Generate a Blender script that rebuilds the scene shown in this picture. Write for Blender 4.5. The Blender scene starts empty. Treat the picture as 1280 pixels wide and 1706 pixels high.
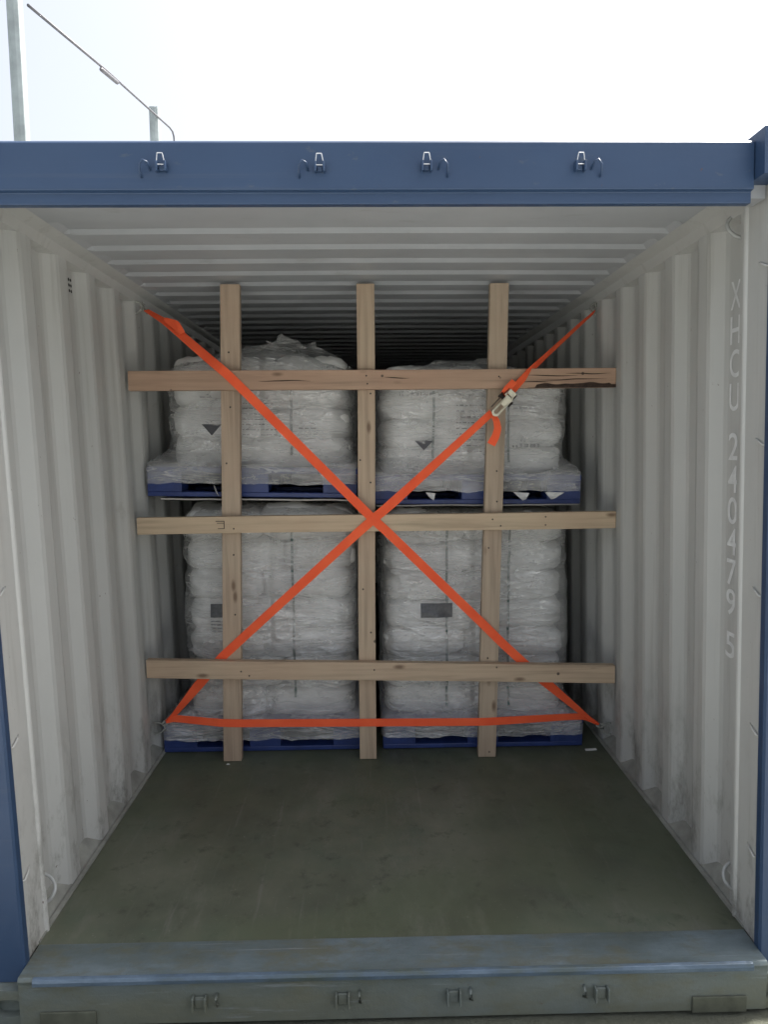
import bpy, bmesh, math, random
from mathutils import Vector, Matrix, noise
from mathutils.bvhtree import BVHTree

sc = bpy.context.scene
COL = sc.collection
random.seed(7)

# ------------------------------------------------------------------ camera
CAM = Vector((-.0637, -2.0661, 1.6027))
cr = Vector((0.99976346, -0.01995178, -0.00865789))
cu = Vector((0.01057263, 0.09795399, 0.99513478))
cf = Vector((0.01900664, 0.99499093, -0.09814177))
cd = bpy.data.cameras.new('camera')
cam = bpy.data.objects.new('camera', cd)
COL.objects.link(cam)
cd.sensor_fit = 'VERTICAL'
cd.sensor_height = 36
cd.lens = 36 * 1169.2 / 1706
cd.clip_start = .05
cd.clip_end = 3000
cam.matrix_world = Matrix(((cr.x, cu.x, -cf.x, CAM.x), (cr.y, cu.y, -cf.y, CAM.y), (cr.z, cu.z, -cf.z, CAM.z), (0, 0, 0, 1)))
sc.camera = cam

# ------------------------------------------------------------------ light
SUN_EL, SUN_AZ = math.radians(58), math.radians(62)      # high on the right, slightly behind the doors; hazy bright sky
w = bpy.data.worlds.new('World')
sc.world = w
w.use_nodes = True
wn = w.node_tree
bg = wn.nodes['Background']
sky = wn.nodes.new('ShaderNodeTexSky')
sky.sky_type = 'NISHITA'
sky.sun_disc = False
sky.sun_elevation = SUN_EL
sky.sun_rotation = SUN_AZ
sky.air_density = 1.0
sky.dust_density = 6.0
sky.ozone_density = 1.0
hsv = wn.nodes.new('ShaderNodeHueSaturation')          # milky overcast: little colour left in the sky
hsv.inputs['Saturation'].default_value = .42
wn.links.new(sky.outputs[0], hsv.inputs['Color'])
wn.links.new(hsv.outputs[0], bg.inputs[0])
bg.inputs[1].default_value = .105
sd = bpy.data.lights.new('sun', 'SUN')
sd.energy = 3.6
sd.angle = math.radians(8)
sd.color = (1, .96, .9)
so = bpy.data.objects.new('sun', sd)
COL.objects.link(so)
d = Vector((math.sin(SUN_AZ) * math.cos(SUN_EL), math.cos(SUN_AZ) * math.cos(SUN_EL), math.sin(SUN_EL)))
so.rotation_euler = d.to_track_quat('Z', 'Y').to_euler()
so.location = (0, 0, 12)
sc.view_settings.view_transform = 'Standard'
sc.view_settings.look = 'None'
sc.view_settings.exposure = 1.58
sc.view_settings.gamma = 1


# ------------------------------------------------------------------ materials
class Mat:
    def __init__(s, name, rough=.6, metal=0, spec=.5):
        s.m = bpy.data.materials.new(name)
        s.m.use_nodes = True
        s.t = s.m.node_tree
        s.b = s.t.nodes['Principled BSDF']
        s.b.inputs['Roughness'].default_value = rough
        s.b.inputs['Metallic'].default_value = metal
        s.b.inputs['Specular IOR Level'].default_value = spec
        s.tc = s.t.nodes.new('ShaderNodeTexCoord')

    def n(s, t, **k):
        x = s.t.nodes.new(t)
        for a, v in k.items():
            setattr(x, a, v)
        return x

    def l(s, a, b):
        s.t.links.new(a, b)

    def coord(s, sc_=(1, 1, 1), rot=(0, 0, 0), loc=(0, 0, 0)):
        mp = s.n('ShaderNodeMapping')
        mp.inputs['Scale'].default_value = sc_
        mp.inputs['Rotation'].default_value = rot
        mp.inputs['Location'].default_value = loc
        s.l(s.tc.outputs['Object'], mp.inputs[0])
        return mp.outputs[0]

    def noise(s, scale, sc_=(1, 1, 1), detail=5, rough=.55, rot=(0, 0, 0), dist=0, loc=(0, 0, 0)):
        x = s.n('ShaderNodeTexNoise')
        x.inputs['Scale'].default_value = scale
        x.inputs['Detail'].default_value = detail
        x.inputs['Roughness'].default_value = rough
        x.inputs['Distortion'].default_value = dist
        s.l(s.coord(sc_, rot, loc), x.inputs['Vector'])
        return x.outputs['Fac']

    def ramp(s, f, *stops):
        r = s.n('ShaderNodeValToRGB')
        e = r.color_ramp.elements
        while len(e) < len(stops):
            e.new(.5)
        for i, (p, c) in enumerate(stops):
            e[i].position = p
            e[i].color = (*c, 1) if len(c) == 3 else c
        s.l(f, r.inputs[0])
        return r.outputs[0]

    def rng(s, f, a, b, c, d_):
        r = s.n('ShaderNodeMapRange')
        for i, v in enumerate((a, b, c, d_)):
            r.inputs[i + 1].default_value = v
        s.l(f, r.inputs[0])
        return r.outputs[0]

    def math(s, op, a, b):
        m = s.n('ShaderNodeMath', operation=op)
        for i, v in enumerate((a, b)):
            if isinstance(v, (int, float)):
                m.inputs[i].default_value = v
            else:
                s.l(v, m.inputs[i])
        return m.outputs[0]

    def mix(s, f, a, b, mode='MIX'):
        m = s.n('ShaderNodeMix', data_type='RGBA', blend_type=mode)
        for i, v in ((0, f), (6, a), (7, b)):
            if isinstance(v, (int, float)):
                m.inputs[i].default_value = v
            elif isinstance(v, tuple):
                m.inputs[i].default_value = (*v, 1)
            else:
                s.l(v, m.inputs[i])
        return m.outputs[2]

    def xyz(s):
        x = s.n('ShaderNodeSeparateXYZ')
        s.l(s.tc.outputs['Object'], x.inputs[0])
        return x.outputs

    def color(s, c):
        if isinstance(c, tuple):
            s.b.inputs['Base Color'].default_value = (*c, 1)
        else:
            s.l(c, s.b.inputs['Base Color'])
        return s

    def roughness(s, f):
        s.l(f, s.b.inputs['Roughness'])
        return s

    def bump(s, h, strength=.3, dist=.01):
        b = s.n('ShaderNodeBump')
        b.inputs['Strength'].default_value = strength
        b.inputs['Distance'].default_value = dist
        s.l(h, b.inputs['Height'])
        s.l(b.outputs[0], s.b.inputs['Normal'])
        return s


def wall_paint():
    m = Mat('grey_wall_paint', .5)
    a = m.ramp(m.noise(2.2, (1, 1, .35)), (.3, (.455, .46, .44)), (.7, (.515, .515, .49)))
    # dirt: rubbed scuffs low on the panels, rust freckles, streaks
    dn = m.rng(m.noise(3.5, (1, 1, 1), 6, .7, loc=(2, 2, 9)), .66, .72, 0, .35)
    a = m.mix(dn, a, (.30, .29, .26))
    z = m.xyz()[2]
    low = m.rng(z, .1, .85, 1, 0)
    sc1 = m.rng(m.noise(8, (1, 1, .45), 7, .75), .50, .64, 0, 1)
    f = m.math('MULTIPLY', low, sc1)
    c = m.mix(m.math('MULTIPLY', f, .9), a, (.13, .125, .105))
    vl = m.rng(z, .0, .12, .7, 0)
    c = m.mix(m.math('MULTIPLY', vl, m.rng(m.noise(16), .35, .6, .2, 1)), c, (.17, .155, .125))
    st = m.rng(m.noise(6, (3, 3, .12), 5, .7), .55, .72, 0, .36)
    c = m.mix(st, c, (.26, .25, .22))
    rf = m.rng(m.noise(60, (1, 1, .7), 3), .735, .76, 0, .8)
    c = m.mix(rf, c, (.10, .06, .04))
    m.color(c)
    m.roughness(m.rng(m.noise(7), .3, .7, .38, .6))
    m.bump(m.noise(5, (1, 1, .6)), .12, .02)
    return m.m


def roof_paint():
    m = Mat('grey_roof_paint', .5)
    c = m.ramp(m.noise(3), (.3, (.385, .40, .415)), (.7, (.44, .455, .47)))
    c = m.mix(m.rng(m.noise(14, (.3, 1, 1), 6, .7), .6, .75, 0, .4), c, (.2, .19, .17))
    m.color(c)
    return m.m


def blue_paint():
    m = Mat('blue_container_paint', .45)
    c = m.ramp(m.noise(2.5, (.6, 1, 1)), (.3, (.023, .050, .108)), (.7, (.032, .064, .130)))
    ch = m.rng(m.noise(26, (.5, 1, 1.2), 6, .7), .63, .7, 0, .7)
    c = m.mix(ch, c, (.07, .09, .12))
    r = m.rng(m.noise(48, (1, 1, .6), 5, .7), .70, .74, 0, .9)
    c = m.mix(r, c, (.10, .05, .03))
    h = m.rng(m.noise(3.5, (.15, 1, 9), 6, .7), .58, .75, 0, .35)
    c = m.mix(h, c, (.07, .09, .13))
    m.color(c)
    m.roughness(m.rng(m.noise(8), .3, .7, .32, .58))
    m.bump(m.noise(6, (.4, 1, 1)), .15, .02)
    return m.m


def sill_paint():
    m = Mat('worn_sill_steel', .55, .1)
    c = m.ramp(m.noise(5, (.35, 1, 1), 7, .65), (.3, (.08, .095, .08)), (.5, (.12, .155, .165)), (.72, (.19, .235, .255)))
    g = m.rng(m.noise(9, (.5, 1, 1), 7, .7, loc=(3, 1, 0)), .47, .62, 0, .85)
    c = m.mix(g, c, (.12, .125, .09))
    zf = m.math('MULTIPLY', m.rng(m.xyz()[2], .165, .075, 0, 1), m.rng(m.noise(4, (.5, 1, 1), 6, .7, loc=(8, 0, 0)), .3, .6, .45, 1))
    c = m.mix(m.math('MULTIPLY', zf, .85), c, (.15, .155, .115))
    r = m.rng(m.noise(30, (1, 1, 1), 6, .75), .64, .7, 0, .7)
    c = m.mix(r, c, (.11, .065, .04))
    sx = m.rng(m.noise(30, (.06, 2, 1), 6, .7), .6, .72, 0, .6)
    c = m.mix(sx, c, (.3, .33, .36))
    m.color(c)
    m.roughness(m.rng(m.noise(12), .3, .7, .35, .7))
    m.bump(m.noise(18, (1, 1, 1), 6, .7), .35, .01)
    return m.m


def sill_edge():
    m = Mat('rubbed_blue_sill_edge', .35, .3)
    c = m.ramp(m.noise(7, (.3, 1, 1), 7, .7), (.36, (.08, .10, .09)), (.5, (.09, .13, .18)), (.68, (.17, .23, .30)))
    m.color(c)
    m.bump(m.noise(30), .3, .006)
    return m.m


def floor_mat():
    m = Mat('container_floor_board', .55)
    c = m.ramp(m.noise(1.8, (1, .8, 1), 6, .6), (.3, (.060, .068, .046)), (.5, (.098, .108, .076)), (.7, (.155, .160, .118)))
    g = m.rng(m.noise(3, (1, 1, 1), 6, .65, loc=(5, 2, 0)), .5, .68, 0, .55)
    c = m.mix(g, c, (.075, .105, .075))
    du = m.rng(m.noise(5, (1.4, .5, 1), 8, .72, loc=(1, 7, 0)), .54, .72, 0, .5)
    c = m.mix(du, c, (.20, .195, .165))
    s1 = m.rng(m.noise(22, (1.2, .06, 1), 4, .7, rot=(0, 0, .08)), .62, .72, 0, .35)
    c = m.mix(s1, c, (.20, .195, .175))
    s2 = m.rng(m.noise(18, (.08, 1.4, 1), 4, .7, rot=(0, 0, .35)), .66, .74, 0, .3)
    c = m.mix(s2, c, (.12, .115, .10))
    sp = m.rng(m.noise(70, (1, 1, 1), 3, .8), .66, .72, 0, .55)
    c = m.mix(sp, c, (.24, .235, .20))
    dk = m.rng(m.noise(11, (1, 1, 1), 6, .75, loc=(4, 4, 0)), .56, .68, 0, .6)
    c = m.mix(dk, c, (.035, .04, .028))
    pt = m.rng(m.noise(.9, (1, 1, 1), 3, .6, dist=1.5, loc=(2, 6, 0)), .42, .6, 0, .5)
    c = m.mix(pt, c, (.10, .12, .07))
    m.color(c)
    m.roughness(m.rng(m.noise(4), .3, .7, .38, .66))
    m.bump(m.noise(40, (1, .25, 1), 6, .7), .18, .004)
    return m.m


def wood(axis, seed, base=(.47, .36, .25)):
    # axis: 0 grain along X, 2 grain along Z.  Knots, grain and nail marks.
    m = Mat('pine_timber', .7)
    s_ = [14, 14, 14]
    s_[axis] = .55
    L = (seed * 3.1, seed * 1.7, seed * 2.3)
    dk = tuple(v * .70 for v in base)
    lt = tuple(min(1, v * 1.15) for v in base)
    c = m.ramp(m.noise(3.2, tuple(s_), 5, .6, dist=.5, loc=L), (.3, dk), (.5, base), (.72, lt))
    bl = m.rng(m.noise(2.6, (1, 1, 1), 3, loc=L), .35, .65, 0, .38)
    c = m.mix(bl, c, (base[0] * .88, base[1] * .75, base[2] * .72))
    gr = [5.5, 5.5, 5.5]
    gr[axis] = 2.1
    v = m.n('ShaderNodeTexVoronoi')
    v.inputs['Scale'].default_value = 1.7
    m.l(m.coord(tuple(gr), loc=L), v.inputs['Vector'])
    k = m.rng(v.outputs['Distance'], .045, .135, 1, 0)
    k = m.math('MULTIPLY', k, m.rng(m.noise(2.0, loc=(seed, 4, 1)), .36, .42, 0, 1))
    c = m.mix(m.math('MULTIPLY', k, .8), c, (.12, .065, .035))
    v2 = m.n('ShaderNodeTexVoronoi')
    v2.inputs['Scale'].default_value = 7
    m.l(m.coord(loc=(seed, 0, 0)), v2.inputs['Vector'])
    c = m.mix(m.rng(v2.outputs['Distance'], .045, .065, .85, 0), c, (.035, .025, .02))
    m.color(c)
    m.bump(m.noise(4, tuple(q * 1.6 for q in s_), 5, .6), .35, .004)
    return m.m


def simple(name, c, rough=.5, metal=0, var=.15, scale=12, bump=.1):
    m = Mat(name, rough, metal)
    m.color(m.ramp(m.noise(scale), (.3, tuple(v * (1 - var) for v in c)), (.7, tuple(min(1, v * (1 + var)) for v in c))))
    if bump:
        m.bump(m.noise(scale * 4), bump, .003)
    return m.m


def strap_mat():
    m = Mat('orange_webbing', .75, 0, .15)
    c = m.ramp(m.noise(8), (.3, (.90, .115, .045)), (.7, (.98, .155, .06)))
    m.color(c)
    m.bump(m.noise(160, (1, 1, 1), 2), .25, .0015)
    return m.m


def film_mat(seed, clear=.34):
    m = Mat('stretch_film', .4, 0, .3)
    n1 = m.noise(8, (.8, .8, 3.0), 8, .66, dist=.8, loc=(seed, 0, 0))
    n2 = m.noise(24, (1, 1, 1.6), 6, .7, rot=(0, .7, 0), dist=1.4, loc=(seed, 3, 0))
    rdg = m.math('ABSOLUTE', m.math('SUBTRACT', m.noise(5, (.7, .7, 3.6), 4, .6, rot=(0, .22, 0), dist=1.0, loc=(seed, 9, 0)), .5), 0)
    rdg2 = m.math('ABSOLUTE', m.math('SUBTRACT', m.noise(6, (2.2, 2.2, .8), 3, .6, rot=(0, .5, 0), dist=.8, loc=(seed, 5, 2)), .5), 0)
    m.color(m.ramp(n1, (.3, (.64, .645, .63)), (.7, (.78, .77, .75))))
    hh = m.math('ADD', n1, m.math('MULTIPLY', n2, .35))
    hh = m.math('SUBTRACT', hh, m.math('MULTIPLY', rdg, 2.2))
    hh = m.math('SUBTRACT', hh, m.math('MULTIPLY', rdg2, 1.0))
    bp = m.n('ShaderNodeBump')
    bp.inputs['Strength'].default_value = .75
    bp.inputs['Distance'].default_value = .020
    m.l(hh, bp.inputs['Height'])
    nr = bp.outputs[0]
    tr = m.n('ShaderNodeBsdfTransparent')
    tr.inputs[0].default_value = (.985, .99, .995, 1)
    mx = m.n('ShaderNodeMixShader')
    al = m.rng(m.noise(5, (.7, .7, 2.6), 6, .65, loc=(0, seed, 0)), .32, .68, clear + .10, clear - .14)
    # folds are several layers thick and milkier
    fold = m.math('MULTIPLY', m.rng(rdg, .0, .035, 1, 0), .22)
    m.l(m.math('SUBTRACT', al, fold), mx.inputs[0])
    m.l(m.b.outputs[0], mx.inputs[1])
    m.l(tr.outputs[0], mx.inputs[2])
    gl = m.n('ShaderNodeBsdfGlossy')
    gl.inputs['Color'].default_value = (1, 1, 1, 1)
    m.l(m.rng(n2, .3, .7, .10, .24), gl.inputs['Roughness'])
    m.l(nr, gl.inputs['Normal'])
    m2 = m.n('ShaderNodeMixShader')
    m.l(m.rng(m.noise(2.2, (1, 1, 1.6), 4, .6, loc=(seed, 2, 7)), .38, .64, .07, .46), m2.inputs[0])
    m.l(mx.outputs[0], m2.inputs[1])
    m.l(gl.outputs[0], m2.inputs[2])
    m.l(m2.outputs[0], m.t.nodes['Material Output'].inputs[0])
    return m.m


def bag_mat():
    m = Mat('white_woven_bag', .55)
    m.color(m.ramp(m.noise(5), (.3, (.77, .77, .74)), (.7, (.86, .855, .83))))
    rd = m.math('ABSOLUTE', m.math('SUBTRACT', m.noise(5, (1, 1, 2.4), 4, .6, dist=.8), .5), 0)
    m.bump(m.math('SUBTRACT', m.noise(9, (1, 1, 2), 5, .6), m.math('MULTIPLY', rd, 1.6)), .45, .02)
    return m.m


M = dict(
    wall=wall_paint(), roof=roof_paint(), blue=blue_paint(), sill=sill_paint(), edge=sill_edge(), floor=floor_mat(),
    rail=simple('dirty_bottom_rail', (.29, .295, .265), .7, 0, .3, 10, .3),
    rod=simple('grey_painted_rod', (.42, .43, .42), .4, .1, .2, 20),
    mark=simple('faded_white_lettering', (.70, .71, .70), .5, 0, .12, 30),
    hole=simple('dark_vent_hole', (.012, .012, .012), .9, 0, .1, 10, 0),
    keeper=simple('zinc_keeper', (.30, .33, .38), .35, .55, .3, 40),
    pallet=simple('blue_pallet_plastic', (.024, .045, .165), .42, 0, .25, 8),
    bag=bag_mat(),
    print=simple('grey_bag_print', (.10, .10, .11), .7, 0, .2, 20, 0),
    band=simple('dark_green_band', (.05, .10, .085), .45, 0, .2, 20),
    label=simple('dark_grey_label', (.085, .088, .095), .35, 0, .3, 60),
    board=simple('pale_sheet_board', (.55, .52, .47), .7, 0, .12, 8),
    strap=strap_mat(),
    steel=simple('zinc_plated_steel', (.58, .54, .42), .38, .55, .15, 60),
    dsteel=simple('greasy_dark_steel', (.045, .035, .03), .45, .5, .3, 60),
    galv=simple('galvanised_steel', (.30, .34, .34), .5, .2, .2, 14),
    cable=simple('steel_rod', (.10, .10, .11), .5, .1, .2, 20),
    paper=simple('white_paper', (.7, .7, .68), .7, 0, .06, 30),
    ink=simple('dark_stamp_ink', (.03, .022, .018), .7, 0, .2, 30, 0),
    bark=simple('dark_bark', (.045, .028, .02), .9, 0, .5, 60, .9),
)


# ------------------------------------------------------------------ helpers
def link(name, bm, mat, parent=None, smooth=False, bevel=0, mw=None):
    me = bpy.data.meshes.new(name)
    bmesh.ops.recalc_face_normals(bm, faces=bm.faces)
    bm.to_mesh(me)
    bm.free()
    me.materials.append(mat)
    if smooth:
        for p in me.polygons:
            p.use_smooth = True
    o = bpy.data.objects.new(name, me)
    COL.objects.link(o)
    if parent:
        o.parent = parent
    if bevel:
        b = o.modifiers.new('bevel', 'BEVEL')
        b.width = bevel
        b.segments = 2
        b.limit_method = 'ANGLE'
    return o


def thing(name, label, cat, loc=(0, 0, 0), rot=(0, 0, 0), group=None):
    o = bpy.data.objects.new(name, None)
    o.empty_display_size = .1
    COL.objects.link(o)
    o.location = loc
    o.rotation_euler = rot
    tag(o, label, cat, group)
    return o


def tag(o, label, cat, group=None):
    o['label'] = label
    o['category'] = cat
    if group:
        o['group'] = group


def box(bm, a, b):
    v = [bm.verts.new((x, y, z)) for x in (a[0], b[0]) for y in (a[1], b[1]) for z in (a[2], b[2])]
    for f in ((0, 1, 3, 2), (4, 6, 7, 5), (0, 4, 5, 1), (2, 3, 7, 6), (0, 2, 6, 4), (1, 5, 7, 3)):
        bm.faces.new([v[i] for i in f])
    return v


def tube(bm, pts, r, seg=10, cap=True):
    pts = [Vector(p) for p in pts]
    rings = []
    up = Vector((0, 0, 1))
    for i, p in enumerate(pts):
        t = (pts[min(i + 1, len(pts) - 1)] - pts[max(i - 1, 0)]).normalized()
        a = t.cross(up)
        if a.length < .05:
            a = t.cross(Vector((1, 0, 0)))
        a.normalize()
        b = t.cross(a)
        rr = r[i] if isinstance(r, (list, tuple)) else r
        rings.append([bm.verts.new(p + (a * math.cos(2 * math.pi * k / seg) + b * math.sin(2 * math.pi * k / seg)) * rr) for k in range(seg)])
    for q in range(len(rings) - 1):
        for k in range(seg):
            bm.faces.new((rings[q][k], rings[q][(k + 1) % seg], rings[q + 1][(k + 1) % seg], rings[q + 1][k]))
    if cap:
        bm.faces.new(rings[0])
        bm.faces.new(rings[-1][::-1])


def extrude_profile(bm, prof, x0, x1, lean=False):
    """closed (y,z) profile swept along X"""
    L = [bm.verts.new((x0, y, z)) for y, z in prof]
    R_ = [bm.verts.new((x1, y, z)) for y, z in prof]
    n = len(prof)
    for i in range(n):
        bm.faces.new((L[i], L[(i + 1) % n], R_[(i + 1) % n], R_[i]))
    bm.faces.new(L)
    bm.faces.new(R_[::-1])


LEAN = -.024


def lean(bm):
    for v in bm.verts:
        v.co.x += LEAN * v.co.z


# ------------------------------------------------------------------ ground
def ground():
    bm = bmesh.new()
    xs = [-1500, -300, -60, -20] + [-8 + i * .5 for i in range(33)] + [20, 60, 300, 1500]
    ys = [-1500, -300, -60, -20] + [-8 + i * .5 for i in range(33)] + [20, 60, 300, 1500]
    g = [[bm.verts.new((x, y, -.172 + (.008 * noise.noise((x, y, 0)) if abs(x) < 9 and abs(y) < 9 else 0))) for y in ys] for x in xs]
    for i in range(len(xs) - 1):
        for j in range(len(ys) - 1):
            bm.faces.new((g[i][j], g[i + 1][j], g[i + 1][j + 1], g[i][j + 1]))
    m = Mat('yard_dirt', .85)
    c = m.ramp(m.noise(.6, detail=8, rough=.7), (.3, (.28, .29, .28)), (.55, (.35, .36, .35)), (.75, (.41, .42, .41)))
    c = m.mix(m.rng(m.noise(30, detail=6, rough=.75), .5, .7, 0, .7), c, (.09, .085, .06))
    # darker olive strip with an uneven edge along the foot of the container
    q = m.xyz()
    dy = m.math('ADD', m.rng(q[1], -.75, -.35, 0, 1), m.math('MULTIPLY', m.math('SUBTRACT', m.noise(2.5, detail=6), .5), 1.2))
    dark_strip = m.math('MULTIPLY', m.rng(dy, .35, .6, 0, .9), m.math('MULTIPLY', m.rng(q[0], -2.2, -1.7, 0, 1), m.rng(q[0], 1.7, 2.2, 1, 0)))
    c = m.mix(dark_strip, c, (.075, .08, .05))
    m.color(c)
    m.bump(m.noise(30, detail=8, rough=.75), .8, .02)
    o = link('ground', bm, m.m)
    o['kind'] = 'structure'


ground()

# ------------------------------------------------------------------ container
C = thing('shipping_container', 'open blue shipping container with pale grey corrugated inside walls and roof', 'container', (0, 0, -.165))
DEPTH = 5.9
OFF = Vector((0, 0, .165))


def cpart(name, bm, mat, parent=None, smooth=False, bevel=0, do_lean=True):
    if do_lean:
        lean(bm)
    for v in bm.verts:
        v.co += OFF
    return link(name, bm, mat, parent or C, smooth, bevel)


def wall_profile(start, pitch, first=None):
    """(y, outward offset) along the side wall"""
    p = [(.165, 0)]
    y = start
    i = 0
    while y + pitch < DEPTH:
        sl, fl = .066, .072
        a = [(y, 0), (y + sl, .036), (y + sl + fl, .036), (y + 2 * sl + fl, 0)]
        if i == 0 and first:
            a = first
        p += a
        y += pitch
        i += 1
    p.append((DEPTH, 0))
    return p


def side_wall(s, prof, name):
    bm = bmesh.new()
    ztop = 2.315
    zs = [-.02] + [i * ztop / 10 for i in range(1, 11)]
    cols = []
    # round the creases slightly
    pr = []
    for i, (y, o_) in enumerate(prof):
        if 0 < i < len(prof) - 1:
            for q, t in ((i - 1, .12), (i + 1, .12)):
                y2, o2 = prof[q]
                pr.append((y + (y2 - y) * t, o_ + (o2 - o_) * t))
        else:
            pr.append((y, o_))
    for t in (0, .002):
        cols.append([[bm.verts.new((s * (1.17 + o_ + t), y, z)) for z in zs] for y, o_ in pr])
    for t in (0, 1):
        c = cols[t]
        for i in range(len(c) - 1):
            for j in range(len(zs) - 1):
                bm.faces.new((c[i][j], c[i + 1][j], c[i + 1][j + 1], c[i][j + 1]))
    for i in range(len(cols[0]) - 1):
        for j in (0, len(zs) - 1):
            bm.faces.new((cols[0][i][j], cols[0][i + 1][j], cols[1][i + 1][j], cols[1][i][j]))
    return cpart(name, bm, M['wall'])


profR = wall_profile(.2157, .2805, [(.206, 0), (.236, .036), (.350, .036), (.412, 0)])
profL = wall_profile(.165, .288)
WL = side_wall(-1, profL, 'side_wall')
WR = side_wall(1, profR, 'side_wall')

for s, pr in ((-1, profL), (1, profR)):
    # top rail: sloped cove from wall top to the roof, with the bent lip over each corrugation
    bm = bmesh.new()
    pf = [(1.208, 2.300), (1.171, 2.312), (1.155, 2.345), (1.095, 2.368), (1.095, 2.376), (1.16, 2.43), (1.212, 2.43)]
    a = [bm.verts.new((s * x, .165, z)) for x, z in pf]
    b = [bm.verts.new((s * x, DEPTH, z)) for x, z in pf]
    for i in range(len(pf)):
        k = (i + 1) % len(pf)
        bm.faces.new((a[i], a[k], b[k], b[i]))
    bm.faces.new(a)
    bm.faces.new(b[::-1])
    cpart('top_rail', bm, M['wall'])
    # bottom rail: dirty sloping ledge that shows inside every corrugation
    bm = bmesh.new()
    pf = [(1.1675, -.002), (1.172, .012), (1.206, .062), (1.214, .062), (1.214, -.16), (1.1675, -.16)]
    a = [bm.verts.new((s * x, .165, z)) for x, z in pf]
    b = [bm.verts.new((s * x, DEPTH, z)) for x, z in pf]
    for i in range(len(pf)):
        k = (i + 1) % len(pf)
        bm.faces.new((a[i], a[k], b[k], b[i]))
    bm.faces.new(a)
    bm.faces.new(b[::-1])
    cpart('bottom_rail', bm, M['rail'])
    # flashing strip along floor edge
    bm = bmesh.new()
    box(bm, (s * 1.150, .08, .001), (s * 1.166, DEPTH, .007))
    cpart('floor_edge_strip', bm, M['rail'])

# roof, corrugated across
bm = bmesh.new()
pts = [(.02, 0)]
y = .43
P = .2115
while y + P < DEPTH:
    pts += [(y, 0), (y + .034, .013), (y + .120, .013), (y + .144, 0)]
    y += P
pts.append((DEPTH, 0))
xs = [-1.10, -1.075] + [-1.0 + i * .2 for i in range(11)] + [1.075, 1.10]


def roofz(x, o_):
    e = 1 if abs(x) < 1.08 else 0
    return 2.362 + (o_ * e) - .004 * (abs(x) / 1.1) ** 2


for t in (0, .003):
    g = [[bm.verts.new((x, y_, roofz(x, o_) + t)) for x in xs] for y_, o_ in pts]
    for i in range(len(g) - 1):
        for j in range(len(xs) - 1):
            bm.faces.new((g[i][j], g[i + 1][j], g[i + 1][j + 1], g[i][j + 1]))
cpart('roof_panel', bm, M['roof'])

# end wall
bm = bmesh.new()
box(bm, (-1.22, DEPTH + .002, -.16), (1.22, DEPTH + .05, 2.44))
cpart('end_wall', bm, M['wall'])
# floor
bm = bmesh.new()
box(bm, (-1.1655, .072, -.03), (1.1655, DEPTH, 0))
cpart('floor_board', bm, M['floor'], do_lean=False)
# floor underside frame
bm = bmesh.new()
box(bm, (-1.16, .08, -.15), (1.16, DEPTH, -.032))
cpart('underframe', bm, M['blue'], do_lean=False)

# header
bm = bmesh.new()
extrude_profile(bm, [(-.014, 2.311), (-.014, 2.438), (-.006, 2.446), (.12, 2.446), (.12, 2.375), (.03, 2.352), (.03, 2.277), (.002, 2.277), (.002, 2.309)], -1.10, 1.0925)
hd = cpart('door_header', bm, M['blue'], bevel=.003)
bm = bmesh.new()                                   # strip behind the header, painted like the roof
box(bm, (-1.15, .031, 2.300), (1.15, .1, 2.351))
cpart('header_inner_strip', bm, M['roof'])
bm = bmesh.new()                                   # gutter flange on top
extrude_profile(bm, [(.02, 2.448), (.02, 2.455), (.5, 2.465), (.5, 2.448)], -1.09, 1.08)
cpart('roof_flange', bm, M['blue'])


def keeper(x, z, side, yy, mat, sz=1.0):
    """door-bar cam keeper: trapezoid wire-edged bracket and a small lug beside it"""
    k = None
    bm = bmesh.new()
    w0, w1, h = .012 * sz, .007 * sz, .028 * sz
    P_ = [(x - w0, yy - .016, z - .012), (x - w1, yy - .020, z + h * .6), (x + w1, yy - .020, z + h * .6), (x + w0, yy - .016, z - .012)]
    tube(bm, [P_[0], P_[1]], .0014, 6)
    tube(bm, [P_[1], P_[2]], .0014, 6)
    tube(bm, [P_[2], P_[3]], .0014, 6)
    tube(bm, [P_[0], P_[3]], .0014, 6)
    k = cpart('cam_keeper', bm, mat)
    bm = bmesh.new()
    # cheeks of the bracket
    for sx in (-1, 1):
        v = box(bm, (x + sx * w0 - .003, yy - .022, z - .030), (x + sx * w0 + .003, yy - .001, z - .002))
    box(bm, (x - w0 + .004, yy - .009, z - .026), (x + w0 - .004, yy - .001, z - .014))
    cpart('keeper_bracket', bm, M['blue'], k, bevel=.002)
    k2 = bmesh.new()
    lx = x + side * .047
    pts_ = [(lx - .014 * side, yy - .002, z - .022), (lx - .010 * side, yy - .018, z - .006), (lx, yy - .024, z - .002), (lx + .010 * side, yy - .022, z - .014), (lx + .012 * side, yy - .014, z - .030), (lx + .011 * side, yy - .002, z - .042)]
    tube(k2, pts_, .0030, 8)
    cpart('keeper_lug', k2, M['blue'], k, smooth=True)
    return k


wire = simple('bare_wire', (.55, .57, .6), .4, .2, .1, 30)
for x, z, sd_ in ((-.578, 2.386, -1), (-.139, 2.384, -1), (.160, 2.386, 1), (.592, 2.386, 1)):
    keeper(x, z, sd_, -.014, wire)

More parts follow.
